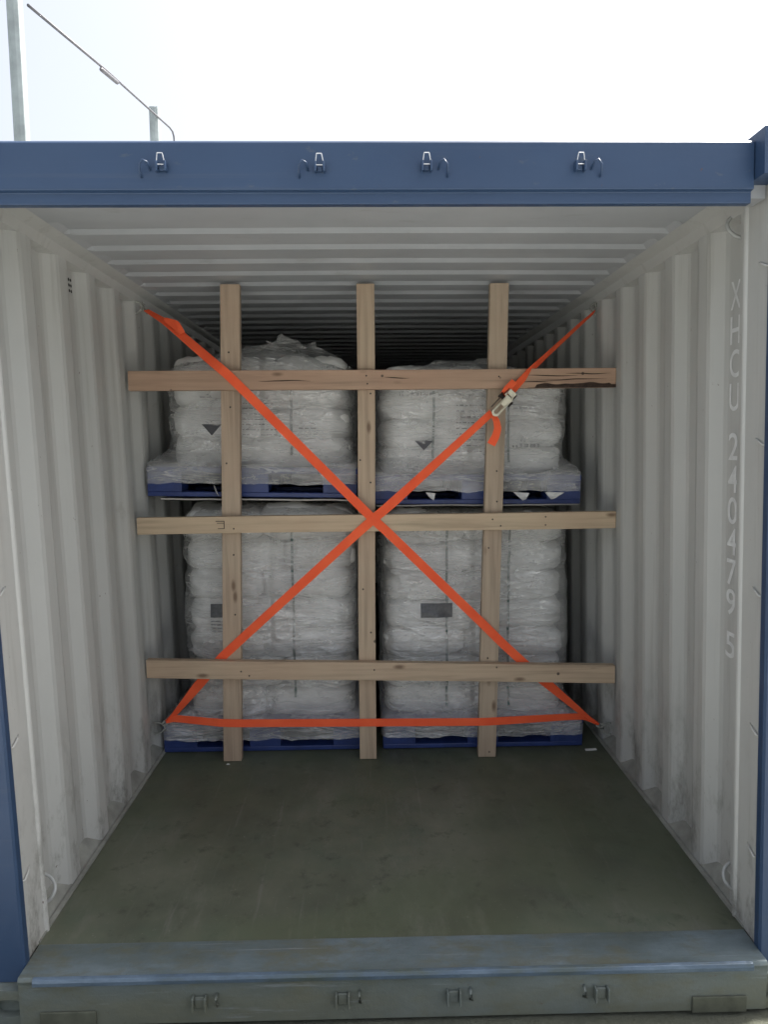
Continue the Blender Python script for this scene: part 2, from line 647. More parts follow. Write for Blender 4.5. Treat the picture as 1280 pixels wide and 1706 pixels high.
# sill
bm = bmesh.new()
extrude_profile(bm, [(.070, .003), (-.070, .001), (-.076, -.010), (-.072, -.022), (-.072, -.158), (.070, -.158)], -1.148, 1.148)
sill = cpart('door_sill', bm, M['sill'], do_lean=False, bevel=.002)
bm = bmesh.new()
extrude_profile(bm, [(-.0705, .0045), (-.081, .001), (-.0845, -.008), (-.0845, -.020), (-.0725, -.020), (-.0725, -.004)], -1.10, 1.10)
cpart('sill_edge_bead', bm, M['edge'], sill, do_lean=False, bevel=.0015)
for x, sd_ in ((-.60, 1), (-.165, 1), (.175, 1), (.63, -1)):
    bm = bmesh.new()
    box(bm, (x - .022, -.096, -.108), (x - .016, -.0725, -.062))
    box(bm, (x + .016, -.096, -.108), (x + .022, -.0725, -.062))
    box(bm, (x - .0155, -.080, -.104), (x + .0155, -.0725, -.068))
    k = cpart('cam_keeper', bm, M['sill'], sill, do_lean=False, bevel=.003)
    bm = bmesh.new()
    lx = x + sd_ * .052
    tube(bm, [(lx, -.0725, -.062), (lx, -.088, -.070), (lx + .004, -.090, -.088), (lx, -.0725, -.100)], .004, 8)
    cpart('keeper_lug', bm, M['sill'], k, smooth=True, do_lean=False)
# plates on the sill ends, coloured dark to stand in for shaded recesses
for s in (-1, 1):
    bm = bmesh.new()
    cx = s * 1.0
    box(bm, (cx - .085, -.079, -.160), (cx + .085, -.0725, -.108))
    cpart('recess_plate', bm, simple('dark_recess_plate', (.085, .09, .065), .8, 0, .3, 14, .3), sill, do_lean=False, bevel=.003)

# corner posts (blue outside) and the white door-post channel inside
for s in (-1, 1):
    bm = bmesh.new()
    zs = (-.045, 2.335)
    pf = [(1.1465, .004), (1.1465, -.020), (1.152, -.028), (1.228, -.028), (1.228, .164), (1.212, .164), (1.212, .004)]
    a = [bm.verts.new((s * x, y_, zs[0])) for x, y_ in pf]
    b = [bm.verts.new((s * x, y_, zs[1])) for x, y_ in pf]
    for i in range(len(pf)):
        k = (i + 1) % len(pf)
        bm.faces.new((a[i], a[k], b[k], b[i]))
    bm.faces.new(a)
    bm.faces.new(b[::-1])
    cp = cpart('corner_post', bm, M['blue'])
    bm = bmesh.new()
    zs = [-.002 + i * .2377 for i in range(11)]
    pf = [(1.150, .0055), (1.153, .020), (1.155, .128), (1.149, .134), (1.147, .141), (1.150, .148), (1.163, .153), (1.1695, .164), (1.180, .164), (1.180, .0055)]
    rings = [[bm.verts.new((s * x, y_, z)) for x, y_ in pf] for z in zs]
    for j in range(len(zs) - 1):
        for i in range(len(pf)):
            k = (i + 1) % len(pf)
            bm.faces.new((rings[j][i], rings[j][k], rings[j + 1][k], rings[j + 1][i]))
    ip = cpart('inner_post', bm, M['wall'])
    # small lashing bars across the channel
    zz = (.27, .70, 1.17, 1.66, 2.126) if s < 0 else (.30, .70, 1.14, 1.60, 2.12)
    for z in zz:
        bm = bmesh.new()
        tube(bm, [(s * 1.156, .012, z - .016), (s * 1.147, .018, z - .012), (s * 1.147, .044, z), (s * 1.156, .066, z + .006)], .0035, 8)
        cpart('lashing_bar', bm, M['wall'], ip, smooth=True)
    # corner castings, top and bottom, with their oval holes cut as recessed frames
    for z0, z1 in ((2.337, 2.462), (-.163, -.047)):
        bm = bmesh.new()
        x0, x1 = (1.094, 1.250) if z0 > 0 else (1.100, 1.250)
        y0, y1 = -.062, .112
        # outer ring built around the oval hole in the front face
        cx, cz = (x0 + x1) / 2 + .01, (z0 + z1) / 2
        N = 24
        oval = []
        rect = []
        for k in range(N):
            t = 2 * math.pi * k / N
            c_, s_ = math.cos(t), math.sin(t)
            oval.append((cx + .042 * math.copysign(abs(c_) ** .6, c_), cz + .028 * math.copysign(abs(s_) ** .8, s_)))
            m_ = max(abs(c_), abs(s_))
            rect.append((min(max((x0 + x1) / 2 + (x1 - x0) / 2 * c_ / m_, x0), x1), min(max(cz + (z1 - z0) / 2 * s_ / m_, z0), z1)))
        vr = [bm.verts.new((s * x, y0, z)) for x, z in rect]
        vo = [bm.verts.new((s * x, y0, z)) for x, z in oval]
        vi = [bm.verts.new((s * x, y0 + .025, z)) for x, z in oval]
        vb = [bm.verts.new((s * x, y1, z)) for x, z in rect]
        for k in range(N):
            j = (k + 1) % N
            bm.faces.new((vr[k], vr[j], vo[j], vo[k]))
            bm.faces.new((vo[k], vo[j], vi[j], vi[k]))
            bm.faces.new((vr[k], vr[j], vb[j], vb[k]))
        bm.faces.new(vb)
        bm.faces.new(vi)
        cpart('corner_casting', bm, M['blue'] if z0 > 0 else M['sill'], do_lean=z0 > 0)

# lashing rings in the four corners by the doors
def ring(s, y0, z, up):
    bm = bmesh.new()
    pts_ = []
    for k in range(15):
        t = math.pi * k / 14
        pts_.append((s * (1.173 + (.03 if up > 0 else .02) - .052 * math.sin(t)), y0 + .02 * math.cos(t) + .01, z + up * .042 * math.cos(t)))
    tube(bm, pts_, .006, 10)
    o = cpart('lashing_ring', bm, M['rod'], smooth=True)


ring(-1, .20, .10, 1)
ring(1, .20, .095, 1)
ring(-1, .19, 2.285, 1)
ring(1, .24, 2.285, 1)
for s in (-1, 1):
    for yy in (1.62, 1.74):
        pass
# anchor rings behind the timber frame
for s, yy, z in ((-1, 1.535, 2.285), (1, 1.62, 2.285), (-1, 1.45, .150), (1, 1.465, .098)):
    bm = bmesh.new()
    pts_ = [(s * (1.19 - .055 * math.sin(math.pi * k / 10)), yy, z + .03 * math.cos(math.pi * k / 10)) for k in range(11)]
    tube(bm, pts_, .005, 8)
    cpart('lashing_ring', bm, M['rail'], smooth=True)

# ventilator holes, left wall, outer flat of the second corrugation
bm = bmesh.new()
for i in range(3):
    for j in range(3):
        cy, cz = .815 + i * .018, 2.262 - j * .022
        vs = [bm.verts.new((-1.2045, cy + .0065 * math.cos(t * math.pi / 5), cz + .0065 * math.sin(t * math.pi / 5))) for t in range(10)]
        vs2 = [bm.verts.new((-1.2058, cy + .0065 * math.cos(t * math.pi / 5), cz + .0065 * math.sin(t * math.pi / 5))) for t in range(10)]
        bm.faces.new(vs)
        for t in range(10):
            bm.faces.new((vs[t], vs[(t + 1) % 10], vs2[(t + 1) % 10], vs2[t]))
cpart('ventilator_holes', bm, M['hole'], WL)

# container number, painted down the right wall
chars = [('X', 2.080), ('H', 1.966), ('C', 1.856), ('U', 1.745), ('2', 1.580), ('4', 1.470), ('0', 1.362), ('4', 1.256), ('7', 1.149), ('9', 1.045), ('5', .893)]
for ch, z in chars:
    bm = bmesh.new()
    cv = bpy.data.curves.new('glyph', 'FONT')
    cv.body = ch
    cv.size = 1
    cv.offset = .009
    cv.extrude = 0
    to = bpy.data.objects.new('glyph', cv)
    COL.objects.link(to)
    dg = bpy.context.evaluated_depsgraph_get()
    me = bpy.data.meshes.new_from_object(to.evaluated_get(dg))
    bpy.data.objects.remove(to)
    xs_ = [v.co.x for v in me.vertices]
    ys_ = [v.co.y for v in me.vertices]
    x0, x1, y0, y1 = min(xs_), max(xs_), min(ys_), max(ys_)
    base = len(bm.verts)
    new = []
    for v in me.vertices:
        u = (v.co.x - x0) / (x1 - x0) - .5
        q = (v.co.y - y0) / (y1 - y0) - .5
        new.append(bm.verts.new((1.2035, .291 - u * (.064 if ch != '1' else .02), z + q * .092)))
    for p in me.polygons:
        try:
            bm.faces.new([new[i] for i in p.vertices])
        except ValueError:
            pass
    bpy.data.meshes.remove(me)
    cpart('painted_digit' if ch.isdigit() else 'painted_letter', bm, M['mark'], WR)

# ------------------------------------------------------------------ pallets
def pallet(label, cx, y0, z0, tilt, wd=1.06, dp=1.08, h=.15):
    p = thing('plastic_pallet', label, 'pallet', (cx, y0 + dp / 2, z0), (0, tilt, 0), 'blue plastic pallets under the wrapped loads')
    bm = bmesh.new()
    box(bm, (-wd / 2, -dp / 2, h - .032), (wd / 2, dp / 2, h))
    link('deck', bm, M['pallet'], p, bevel=.006)
    bm = bmesh.new()
    box(bm, (-wd / 2 + .004, -dp / 2 + .003, 0), (wd / 2 - .004, -dp / 2 + .12, .024))
    box(bm, (-wd / 2 + .004, dp / 2 - .12, 0), (wd / 2 - .004, dp / 2 - .003, .024))
    box(bm, (-wd / 2 + .004, -.06, 0), (wd / 2 - .004, .06, .024))
    for sx in (-1, 0, 1):
        box(bm, (sx * (wd / 2 - .065) - .06, -dp / 2 + .121, .0), (sx * (wd / 2 - .065) + .06, -.061, .023))
        box(bm, (sx * (wd / 2 - .065) - .06, .061, .0), (sx * (wd / 2 - .065) + .06, dp / 2 - .121, .023))
    link('bottom_frame', bm, M['pallet'], p, bevel=.004)
    for sy in (-1, 0, 1):
        for sx in (-1, 0, 1):
            bw = .085 if sx else .08
            bx = sx * (wd / 2 - bw - .004)
            by = sy * (dp / 2 - .07)
            bm = bmesh.new()
            box(bm, (bx - bw, by - .066, .0245), (bx + bw, by + .066, h - .0325))
            if sy == -1:     # moulded notches at the foot
                for q in (-.055, .045):
                    box(bm, (bx + q, by - .0675, .03), (bx + q + .012, by - .0662, .062))
            link('foot_block', bm, M['pallet'], p, bevel=.004)
    return p


# ------------------------------------------------------------------ bags and film
def bag_mesh(i, wx, wy, h):
    bm = bmesh.new()
    bmesh.ops.create_uvsphere(bm, u_segments=56, v_segments=28, radius=1)
    for v in bm.verts:
        x, y_, z = v.co
        r = math.hypot(x, y_)
        if r > 1e-6:
            c_, s_ = x / r, y_ / r
            m_ = (abs(c_) ** 9 + abs(s_) ** 9) ** (-1 / 9)
            rr = r ** .32
            x, y_ = c_ * rr * m_, s_ * rr * m_
        z = math.copysign(abs(z) ** .62, z)
        nn = noise.noise((x * 1.6 + i * 9, y_ * 1.6, z * 1.2)) * .06 + noise.noise((x * 4 + i * 9, y_ * 4, z * 3)) * .03
        v.co = (x * wx / 2 * (1 + nn), y_ * wy / 2 * (1 + nn * .8), z * h / 2 * (1 + noise.noise((x * 2, y_ * 2 + i * 5, 3)) * .25 + noise.noise((x * 6, y_ * 6 + i * 5, 3)) * .12))
    me = bpy.data.meshes.new('bag')
    bm.to_mesh(me)
    bm.free()
    for p in me.polygons:
        p.use_smooth = True
    me.materials.append(M['bag'])
    return me


def load(label, cx, y0, z0, wd, dp, h, nl, seed, tilt=0, skirt=(1.06, 1.08), skirt_x=0, topf=None, peaks=(), bands=(), round_top=.12, side_l=0, side_r=0, clear=.74):
    """stack of bags in stretch film standing on a pallet; origin = pallet top centre"""
    rnd = random.Random(seed)
    L = thing('wrapped_bag_stack', label, 'wrapped load', (cx, y0 + dp / 2, z0), (0, tilt, 0), 'film wrapped bag stacks on pallets')
    lh = h / nl
    mbs = [bag_mesh(seed * 3 + k, wd / 2 * .985, dp / 2 * .975, lh * 1.15) for k in range(3)]
    bms_ = []
    for q in range(nl):
        for ix in (-1, 1):
            for iy in (-1, 1):
                zc = lh * (q + .5)
                if q == nl - 1 and topf:
                    zc += topf(ix)
                sh = 1
                o = bpy.data.objects.new('bag', mbs[rnd.randrange(3)])
                COL.objects.link(o)
                o.parent = L
                # alternate courses break their joint to one side, as stacked sacks do
                wf = 1 + ix * (.16 if q % 2 else -.10) * iy
                o.location = (ix * wd / 4 * .945 + wd / 4 * (1 - wf) * ix + rnd.uniform(-.006, .006), iy * dp / 4 * .935 + .006 + rnd.uniform(-.006, .004), zc)
                o.rotation_euler = (rnd.uniform(-.02, .02), rnd.uniform(-.03, .03), rnd.uniform(-.02, .02) + (math.pi if rnd.random() < .5 else 0))
                o.scale = (wf, 1, rnd.uniform(.97, 1.05))
    # film shell
    bm = bmesh.new()
    NP, NZ = 340, 130
    rings = []
    zb = -.085                 # the film hangs this far down the pallet's side
    for j in range(NZ + 1):
        t = j / NZ
        z = zb + (h + .03 - zb) * t
        cap = 0
        zz = z
        ring_ = []
        for k in range(NP):
            a = 2 * math.pi * k / NP
            c_, s_ = math.cos(a), math.sin(a)
            ex = 7 if z > .09 else 7 + 22 * (1 - max(0, z) / .09)
            m_ = (abs(c_) ** ex + abs(s_) ** ex) ** (-1 / ex)
            ux, uy = c_ * m_, s_ * m_
            hx, hy = wd / 2 + .012, dp / 2 + .010
            hx2, hy2 = skirt[0] / 2 + .007, skirt[1] / 2 + .019
            lo = min(1, max(0, (z - .005) / .085))
            lo = lo * lo * (3 - 2 * lo)
            # profile of the stack: bulge of every layer, and a soft lean of the whole
            lay = abs(math.sin(math.pi * (z / lh))) ** .6 if z > 0 else 1
            bul = -.008 * (1 - lay)
            wob = .022 * noise.noise((ux * 1.1 + seed, uy * 1.1, z * 2.2)) + .008 * noise.noise((ux * 6, uy * 6 + seed, z * 7)) - .016 * abs(noise.noise((ux * 2.2 + 5, uy * 2.2 + seed, z * 15 + ux * 3))) + .006
            gap = -.018 * math.exp(-((ux * hx) / .02) ** 2) if abs(uy) > .8 else 0
            rt = round_top
            zt = h - rt
            tp = max(0, (z - zt) / (rt + .03))
            pull = 1 - (1 - math.sqrt(max(0, 1 - tp ** 2.2))) * .55 if tp > 0 else 1
            x = ux * (hx2 * (1 - lo) + (hx + bul + wob + gap * 0) * lo)
            if lo > 0 and side_r and ux > .3:
                x += side_r * math.sin(min(1, max(0, z / h)) * math.pi) * lo
            if lo > 0 and side_l and ux < -.3:
                x -= side_l * math.sin(min(1, max(0, z / h)) * math.pi) * lo
            x = x + skirt_x * (1 - lo)
            yv = uy * (hy2 * (1 - lo) + (hy + bul + wob) * lo) + (gap * (1 if uy < 0 else -1) * -1) * lo
            z3 = z
            if tp > 0 and topf:
                z3 += topf(max(-1, min(1, ux * 1.4))) * tp
            if j == 0:
                z3 += .012 * noise.noise((ux * 5 + seed, uy * 5, 1)) + .006 * noise.noise((ux * 17 + seed, uy * 17, 1))
            ring_.append(bm.verts.new((x * pull, yv * pull, z3)))
        rings.append(ring_)
    for j in range(NZ):
        for k in range(NP):
            q = (k + 1) % NP
            bm.faces.new((rings[j][k], rings[j][q], rings[j + 1][q], rings[j + 1][k]))
    # cap: rings shrinking to the centre, crumpled
    prev = rings[-1]
    n_in = 12
    for r_ in range(1, n_in + 1):
        f = 1 - r_ / (n_in + 1)
        rg = []
        for k in range(NP):
            p = rings[-1][k].co
            x, y_ = p.x * f, p.y * f
            zc = h + .035 + .02 * (1 - f) + (topf(max(-1, min(1, x / (wd / 2) * 1.4))) if topf else 0) + .03 * noise.noise((x * 5 + seed, y_ * 5, 0)) + .012 * noise.noise((x * 16, y_ * 16 + seed, 0))
            zc = p.z * max(0, 1 - r_ / 3) + zc * min(1, r_ / 3)
            rg.append(bm.verts.new((x, y_, zc)))
        for k in range(NP):
            q = (k + 1) % NP
            bm.faces.new((prev[k], prev[q], rg[q], rg[k]))
        prev = rg
    bm.faces.new(prev)
    fm = film_mat(seed, clear)
    bvh = BVHTree.FromBMesh(bm)
    link('stretch_film', bm, fm, L, smooth=True)
    # loose film peaks on top
    for (px, pz, pw, ph, ly) in peaks:
        bm = bmesh.new()
        n, m2 = 14, 10
        g = []
        for i in range(n + 1):
            u = i / n
            col = []
            for j in range(m2 + 1):
                v = j / m2
                w_ = (1 - v) ** .9
                x = px + (u - .5) * pw * w_ + .25 * pw * v * (noise.noise((px * 7, v * 2, 0)))
                zz = pz + ph * v * (1 - .25 * abs(u - .5))
                yy = ly + .05 * (1 - v) * math.sin(u * 9 + px * 20) * .6 + .03 * noise.noise((u * 4 + px, v * 4, seed))
                col.append(bm.verts.new((x, yy, zz)))
            g.append(col)
        for i in range(n):
            for j in range(m2):
                bm.faces.new((g[i][j], g[i + 1][j], g[i + 1][j + 1], g[i][j + 1]))
        o = link('loose_film', bm, fm, L, smooth=True)

    def surf(x, z, off):
        hit = bvh.ray_cast(Vector((x, -3, z)), Vector((0, 1, 0)))
        return (hit[0].y if hit[0] is not None else -dp / 2) + off
    # straps running down under the film
    for (bx, zt, zbm) in bands:
        bm = bmesh.new()
        n = 40
        a, b = [], []
        for i in range(n + 1):
            z = zt + (zbm - zt) * i / n
            xx = bx + .004 * noise.noise((z * 4, bx * 9, 0)) + .0025 * noise.noise((z * 14, bx * 9, 0))
            yy = surf(xx, z, .0015)
            a.append(bm.verts.new((xx - .0065, yy, z)))
            b.append(bm.verts.new((xx + .0065, yy, z)))
        for i in range(n):
            bm.faces.new((a[i], b[i], b[i + 1], a[i + 1]))
        link('strapping_band', bm, M['band'], L)
    return L, surf


def decal(L, surf, name, quads, mat, off=.001, label=None, nsub=6):
    """flat printed shapes pressed on to the front of a stack: list of convex polygons in (x,z)"""
    bm = bmesh.new()
    for q in quads:
        if len(q) == 4 and q[0] == 'r':
            pass
        vs = []
        if len(q) == 3:
            # triangle: subdivide as fan of strips
            a, b, c = q
            for i in range(nsub):
                t0, t1 = i / nsub, (i + 1) / nsub
                p0 = (a[0] + (c[0] - a[0]) * t0, a[1] + (c[1] - a[1]) * t0)
                p1 = (b[0] + (c[0] - b[0]) * t0, b[1] + (c[1] - b[1]) * t0)
                p2 = (b[0] + (c[0] - b[0]) * t1, b[1] + (c[1] - b[1]) * t1)
                p3 = (a[0] + (c[0] - a[0]) * t1, a[1] + (c[1] - a[1]) * t1)
                pv = [p0, p1, p2, p3] if i < nsub - 1 else [p0, p1, p2]
                bm.faces.new([bm.verts.new((x, surf(x, z, off), z)) for x, z in pv])
        else:
            x0, z0, x1, z1 = q
            nx = max(1, int(abs(x1 - x0) / .012))
            nz = max(1, int(abs(z1 - z0) / .012))
            g = [[bm.verts.new((x0 + (x1 - x0) * i / nx, surf(x0 + (x1 - x0) * i / nx, z0 + (z1 - z0) * j / nz, off), z0 + (z1 - z0) * j / nz)) for j in range(nz + 1)] for i in range(nx + 1)]
            for i in range(nx):
                for j in range(nz):
                    bm.faces.new((g[i][j], g[i + 1][j], g[i + 1][j + 1], g[i][j + 1]))
    o = link(name, bm, mat, L)
    if label:
        o['label'] = label
    return o


def text_lines(x0, x1, z0, n, dz, rnd, th=.006):
    q = []
    for i in range(n):
        x = x0
        z = z0 - i * dz
        end = x1 - rnd.random() * (x1 - x0) * .35
        while x < end:
            w_ = rnd.uniform(.008, .03)
            q.append((x, z, min(x + w_, x1), z + th * rnd.uniform(.6, 1.1)))
            x += w_ + rnd.uniform(.004, .010)
    return q


FY = 1.475
# lower pair
pallet('blue plastic pallet on the floor at left, under the lower left wrapped bags', -.628, FY, .004, 0)
pallet('blue plastic pallet on the floor at right, under the lower right wrapped bags', .515, FY, .004, 0)
LL, sLL = load('film wrapped white bags on the lower left pallet, one dark strapping line down its front', -.596, FY + .055, .155, .905, .98, 1.115, 7, 3,
               bands=((.125, 1.06, .12),), skirt_x=-.032, round_top=.05, side_l=.012)
LR, sLR = load('film wrapped white bags on the lower right pallet with whole dark grey label on front', .482, FY + .055, .155, .982, .98, 1.080, 7, 5,
               bands=((-.153, 1.05, .06), (.172, 1.05, .06)), skirt_x=.033, round_top=.05, side_r=.018)
# sheets
for lab, x0, x1, z, tl in (('thin pale board between the left upper pallet and the lower left bags', -1.125, -.13, 1.318, .016),
                           ('thin pale board between the right upper pallet and the lower right bags', -.035, 1.0, 1.279, .004)):
    bm = bmesh.new()
    n = 16
    hw = (x1 - x0) / 2
    A = [[bm.verts.new((-hw + 2 * hw * i / n, yy, z_ + .003 * noise.noise((i * .6, yy, x0)))) for i in range(n + 1)] for yy, z_ in ((-.52, 0), (-.52, .007), (.52, .007), (.52, 0))]
    for q in range(4):
        for i in range(n):
            bm.faces.new((A[q][i], A[q][i + 1], A[(q + 1) % 4][i + 1], A[(q + 1) % 4][i]))
    o = link('separator_board', bm, M['board'])
    o.location = ((x0 + x1) / 2, FY + .535, z)
    o.rotation_euler = (0, tl, 0)
    tag(o, lab, 'board', 'boards between the stacked pallets')

# upper pair (left one sits a little down on its right side)
pallet('blue plastic pallet of the upper left load, tilted down to the right', -.660, FY, 1.336, .019)
pallet('blue plastic pallet of the upper right load, beside the right wall', .480, FY, 1.289, .008)
UL, sUL = load('tallest wrapped bags, upper left pallet, loose film standing up on top', -.628, FY + .055, 1.487, .940, .98, .600, 4, 11, tilt=.019,
               topf=lambda u: -.055 * max(0, u) ** 2 - .07 * max(0, -u) ** 2 + .01, peaks=((.10, .615, .26, .085, -.30), (.24, .59, .30, .08, -.22), (.02, .60, .2, .05, -.36), (-.15, .60, .25, .035, -.25)),
               bands=((.163, .46, .06),), skirt_x=-.032, round_top=.13, side_l=.012)
UR, sUR = load('wrapped white bags on the upper right pallet behind the ratchet buckle', .463, FY + .055, 1.440, .975, .98, .568, 4, 17, tilt=.008,
               topf=lambda u: -.045 * max(0, u) ** 2 - .025 * max(0, -u) ** 2, peaks=((-.14, .572, .16, .022, -.3), (.05, .575, .3, .03, -.3)),
               bands=((-.205, .42, .08), (.178, .42, .06)), skirt_x=.017, round_top=.11, side_r=.01)

rnd = random.Random(4)
# printing (illegible through the film), hazard triangles, dark labels
decal(UL, sUL, 'bag_print', text_lines(-.085, .09, .315, 7, .026, rnd) + text_lines(.20, .30, .22, 2, .026, rnd) + text_lines(-.30, -.20, .345, 1, .026, rnd), M['print'], .004)
decal(UL, sUL, 'hazard_triangle', [((-.290, .212), (-.190, .212), (-.240, .155))], M['print'], -.0015)
decal(UR, sUR, 'bag_print', text_lines(-.09, .09, .345, 9, .029, rnd) + text_lines(.20, .36, .33, 1, .03, rnd, .012) + text_lines(.20, .34, .135, 1, .03, rnd, .02) + text_lines(.24, .28, .165, 1, .03, rnd, .014)
      + [(-.378, .395, -.372, .42), (-.365, .395, -.359, .42)] + text_lines(-.32, -.20, .397, 1, .03, rnd, .016), M['print'], .004)
decal(UR, sUR, 'hazard_triangle', [((-.300, .170), (-.205, .170), (-.253, .120))], M['print'], -.0015)
decal(LL, sLL, 'dark_label', [(-.300, .558, -.205, .628)], M['label'], -.003)
decal(LL, sLL, 'bag_print', text_lines(-.300, -.205, .535, 4, .018, rnd, .004), M['print'], -.002)
decal(LR, sLR, 'dark_label', [(-.290, .540, -.124, .613)], M['label'], -.003)
decal(LR, sLR, 'bag_print', text_lines(-.28, -.14, .515, 2, .02, rnd, .004), M['print'], .003)

# torn film ends hanging over the upper pallets
for nm, P_, pts2 in ((UL, sUL, [(-.240, -.095), (-.228, -.125), (-.21, -.15), (-.232, -.092)]), (UR, sUR, [(-.265, -.09), (-.215, -.095), (-.225, -.130), (-.25, -.112)]),
                     (UR, sUR, [(.18, -.09), (.26, -.095), (.245, -.125), (.225, -.132)]), (UR, sUR, [(.34, -.09), (.44, -.092), (.385, -.125), (.37, -.127)])):
    bm = bmesh.new()
    vs = [bm.verts.new((x + .018, -.5546 - .004 * i, z)) for i, (x, z) in enumerate(pts2)]
    bm.faces.new(vs)
    bmesh.ops.subdivide_edges(bm, edges=bm.edges, cuts=3, use_grid_fill=True)
    for v in bm.verts:
        v.co.y += .006 * noise.noise(v.co * 40)
    link('torn_film_end', bm, film_mat(40, .2), nm, smooth=True)

# ------------------------------------------------------------------ timber
def timber(name, label, cat, p0, p1, w_, t_, axis, seed, group, base=(.47, .33, .20)):
    """sawn timber from p0 to p1 (centres of its ends), slightly bowed, mesh origin at its middle"""
    c = (Vector(p0) + Vector(p1)) / 2
    bm = bmesh.new()
    n = 24
    rings = []
    for i in range(n + 1):
        t = i / n
        p = Vector(p0).lerp(Vector(p1), t) - c
        ww = w_ / 2 * (1 + .02 * noise.noise((t * 3, seed, 0)))
        o1 = .003 * noise.noise((t * 2.2, seed, 5))
        if axis == 2:
            cs = [(p.x - ww + o1, p.y - t_ / 2), (p.x + ww + o1, p.y - t_ / 2), (p.x + ww + o1, p.y + t_ / 2), (p.x - ww + o1, p.y + t_ / 2)]
            rings.append([bm.verts.new((x, y_, p.z)) for x, y_ in cs])
        else:
            cs = [(p.y - t_ / 2, p.z - ww + o1), (p.y - t_ / 2, p.z + ww + o1), (p.y + t_ / 2, p.z + ww + o1), (p.y + t_ / 2, p.z - ww + o1)]
            rings.append([bm.verts.new((p.x, y_, z)) for y_, z in cs])
    for i in range(n):
        for k in range(4):
            q = (k + 1) % 4
            bm.faces.new((rings[i][k], rings[i][q], rings[i + 1][q], rings[i + 1][k]))
    bm.faces.new(rings[0])
    bm.faces.new(rings[-1][::-1])
    o = link(name, bm, wood(axis, seed, base), None, bevel=.0025)
    o.location = c
    tag(o, label, cat, group)
    return o


GP, GB = 'upright timber posts', 'horizontal timber beams'
PY = 1.3875
timber('timber_post', 'left upright pine post crossed by the strap above the top beam', 'timber post', (-.7225, PY, 2.358), (-.7785, PY, .002), .091, .045, 2, 1.3, GP, (.445, .345, .25))
timber('timber_post', 'middle upright pine post where both orange straps cross in front', 'timber post', (-.078, PY, 2.358), (-.090, PY, .002), .085, .045, 2, 2.9, GP, (.46, .36, .255))
timber('timber_post', 'right upright pine post behind the ratchet buckle, leaning left at foot', 'timber post', (.565, PY, 2.358), (.518, PY, .002), .090, .045, 2, 4.1, GP, (.42, .335, .245))
BY = 1.344
b1 = timber('timber_beam', 'top horizontal beam, reddish with dark bark along its right end', 'timber beam', (-1.208, BY, 1.904), (1.122, BY, 1.903), .092, .040, 0, 5.7, GB, (.43, .29, .20))
b2 = timber('timber_beam', 'middle horizontal beam with small black stamp mark near its left end', 'timber beam', (-1.196, BY, 1.211), (1.138, BY, 1.218), .082, .040, 0, 8.2, GB, (.52, .405, .275))
b3 = timber('timber_beam', 'bottom horizontal beam with the orange straps passing behind it', 'timber beam', (-1.180, BY, .502), (1.152, BY, .440), .091, .040, 0, 11.4, GB, (.49, .375, .26))
# bark wane at the right end of the top beam
bm = bmesh.new()
n = 40
g = []
for i in range(n + 1):
    x = .74 + (.424 - .0) * i / n
    top = -.030 + .012 * noise.noise((x * 14, 0, 0)) + .010 * (i / n)
    top = min(-.018, top) if i > 3 else -.044
    if i / n > .93:
        top = -.03
    g.append([bm.verts.new((x - .0, -.0205 - .0015, -.0455)), bm.verts.new((x, -.0205 - .003 - .002 * noise.noise((x * 30, 1, 0)), (top - .0455) / 2)), bm.verts.new((x, -.0212, top))])
for i in range(n):
    for k in range(2):
        bm.faces.new((g[i][k], g[i + 1][k], g[i + 1][k + 1], g[i][k + 1]))
link('bark_edge', bm, M['bark'], b1)
bm = bmesh.new()                                     # long checks and torn grain around the wane
for (x0, x1, z) in ((.72, .98, .012), (.78, 1.12, -.008), (.70, .86, -.016), (.92, 1.14, .022), (-.55, -.30, -.004), (.05, .17, .008)):
    k = 14
    a, b = [], []
    for i in range(k + 1):
        x = x0 + (x1 - x0) * i / k
        zz = z + .006 * noise.noise((x * 9, z * 50, 0))
        th = .0022 * math.sin(math.pi * i / k) + .0003
        a.append(bm.verts.new((x, -.0212, zz - th)))
        b.append(bm.verts.new((x, -.0212, zz + th)))
    for i in range(k):
        bm.faces.new((a[i], a[i + 1], b[i + 1], b[i]))
link('grain_crack', bm, M['bark'], b1)
# stamp on the middle beam
bm = bmesh.new()
cx, cz = -.773 + .029, 1.217 - 1.2145
for q in ((-.042, .013, 0, .0165), (-.036, .004, 0, .007), (-.0035, -.019, 0, .0129), (-.032, -.0225, 0, -.0195)):
    box(bm, (cx + q[0], -.0218, cz + q[1]), (cx + q[2], -.0206, cz + q[3]))
link('stamp_mark', bm, M['ink'], b2)
# nails
for b, pos in ((b1, ((-.69, .02), (-.66, -.015), (-.035, .018), (-.03, -.02), (.60, .01))), (b2, ((-.70, -.02), (-.05, .02), (.0, -.016), (.56, .012), (.60, -.02), (.82, .022), (.82, -.018))), (b3, ((-.70, .012), (-.66, -.01), (-.04, .01), (.57, .014)))):
    for x, z in pos:
        bm = bmesh.new()
        bmesh.ops.create_cone(bm, cap_ends=True, segments=10, radius1=.0042, radius2=.0035, depth=.004, matrix=Matrix.Translation((x, -.0215, z)) @ Matrix.Rotation(math.pi / 2, 4, 'X'))
        link('nail_head', bm, M['dsteel'], b)

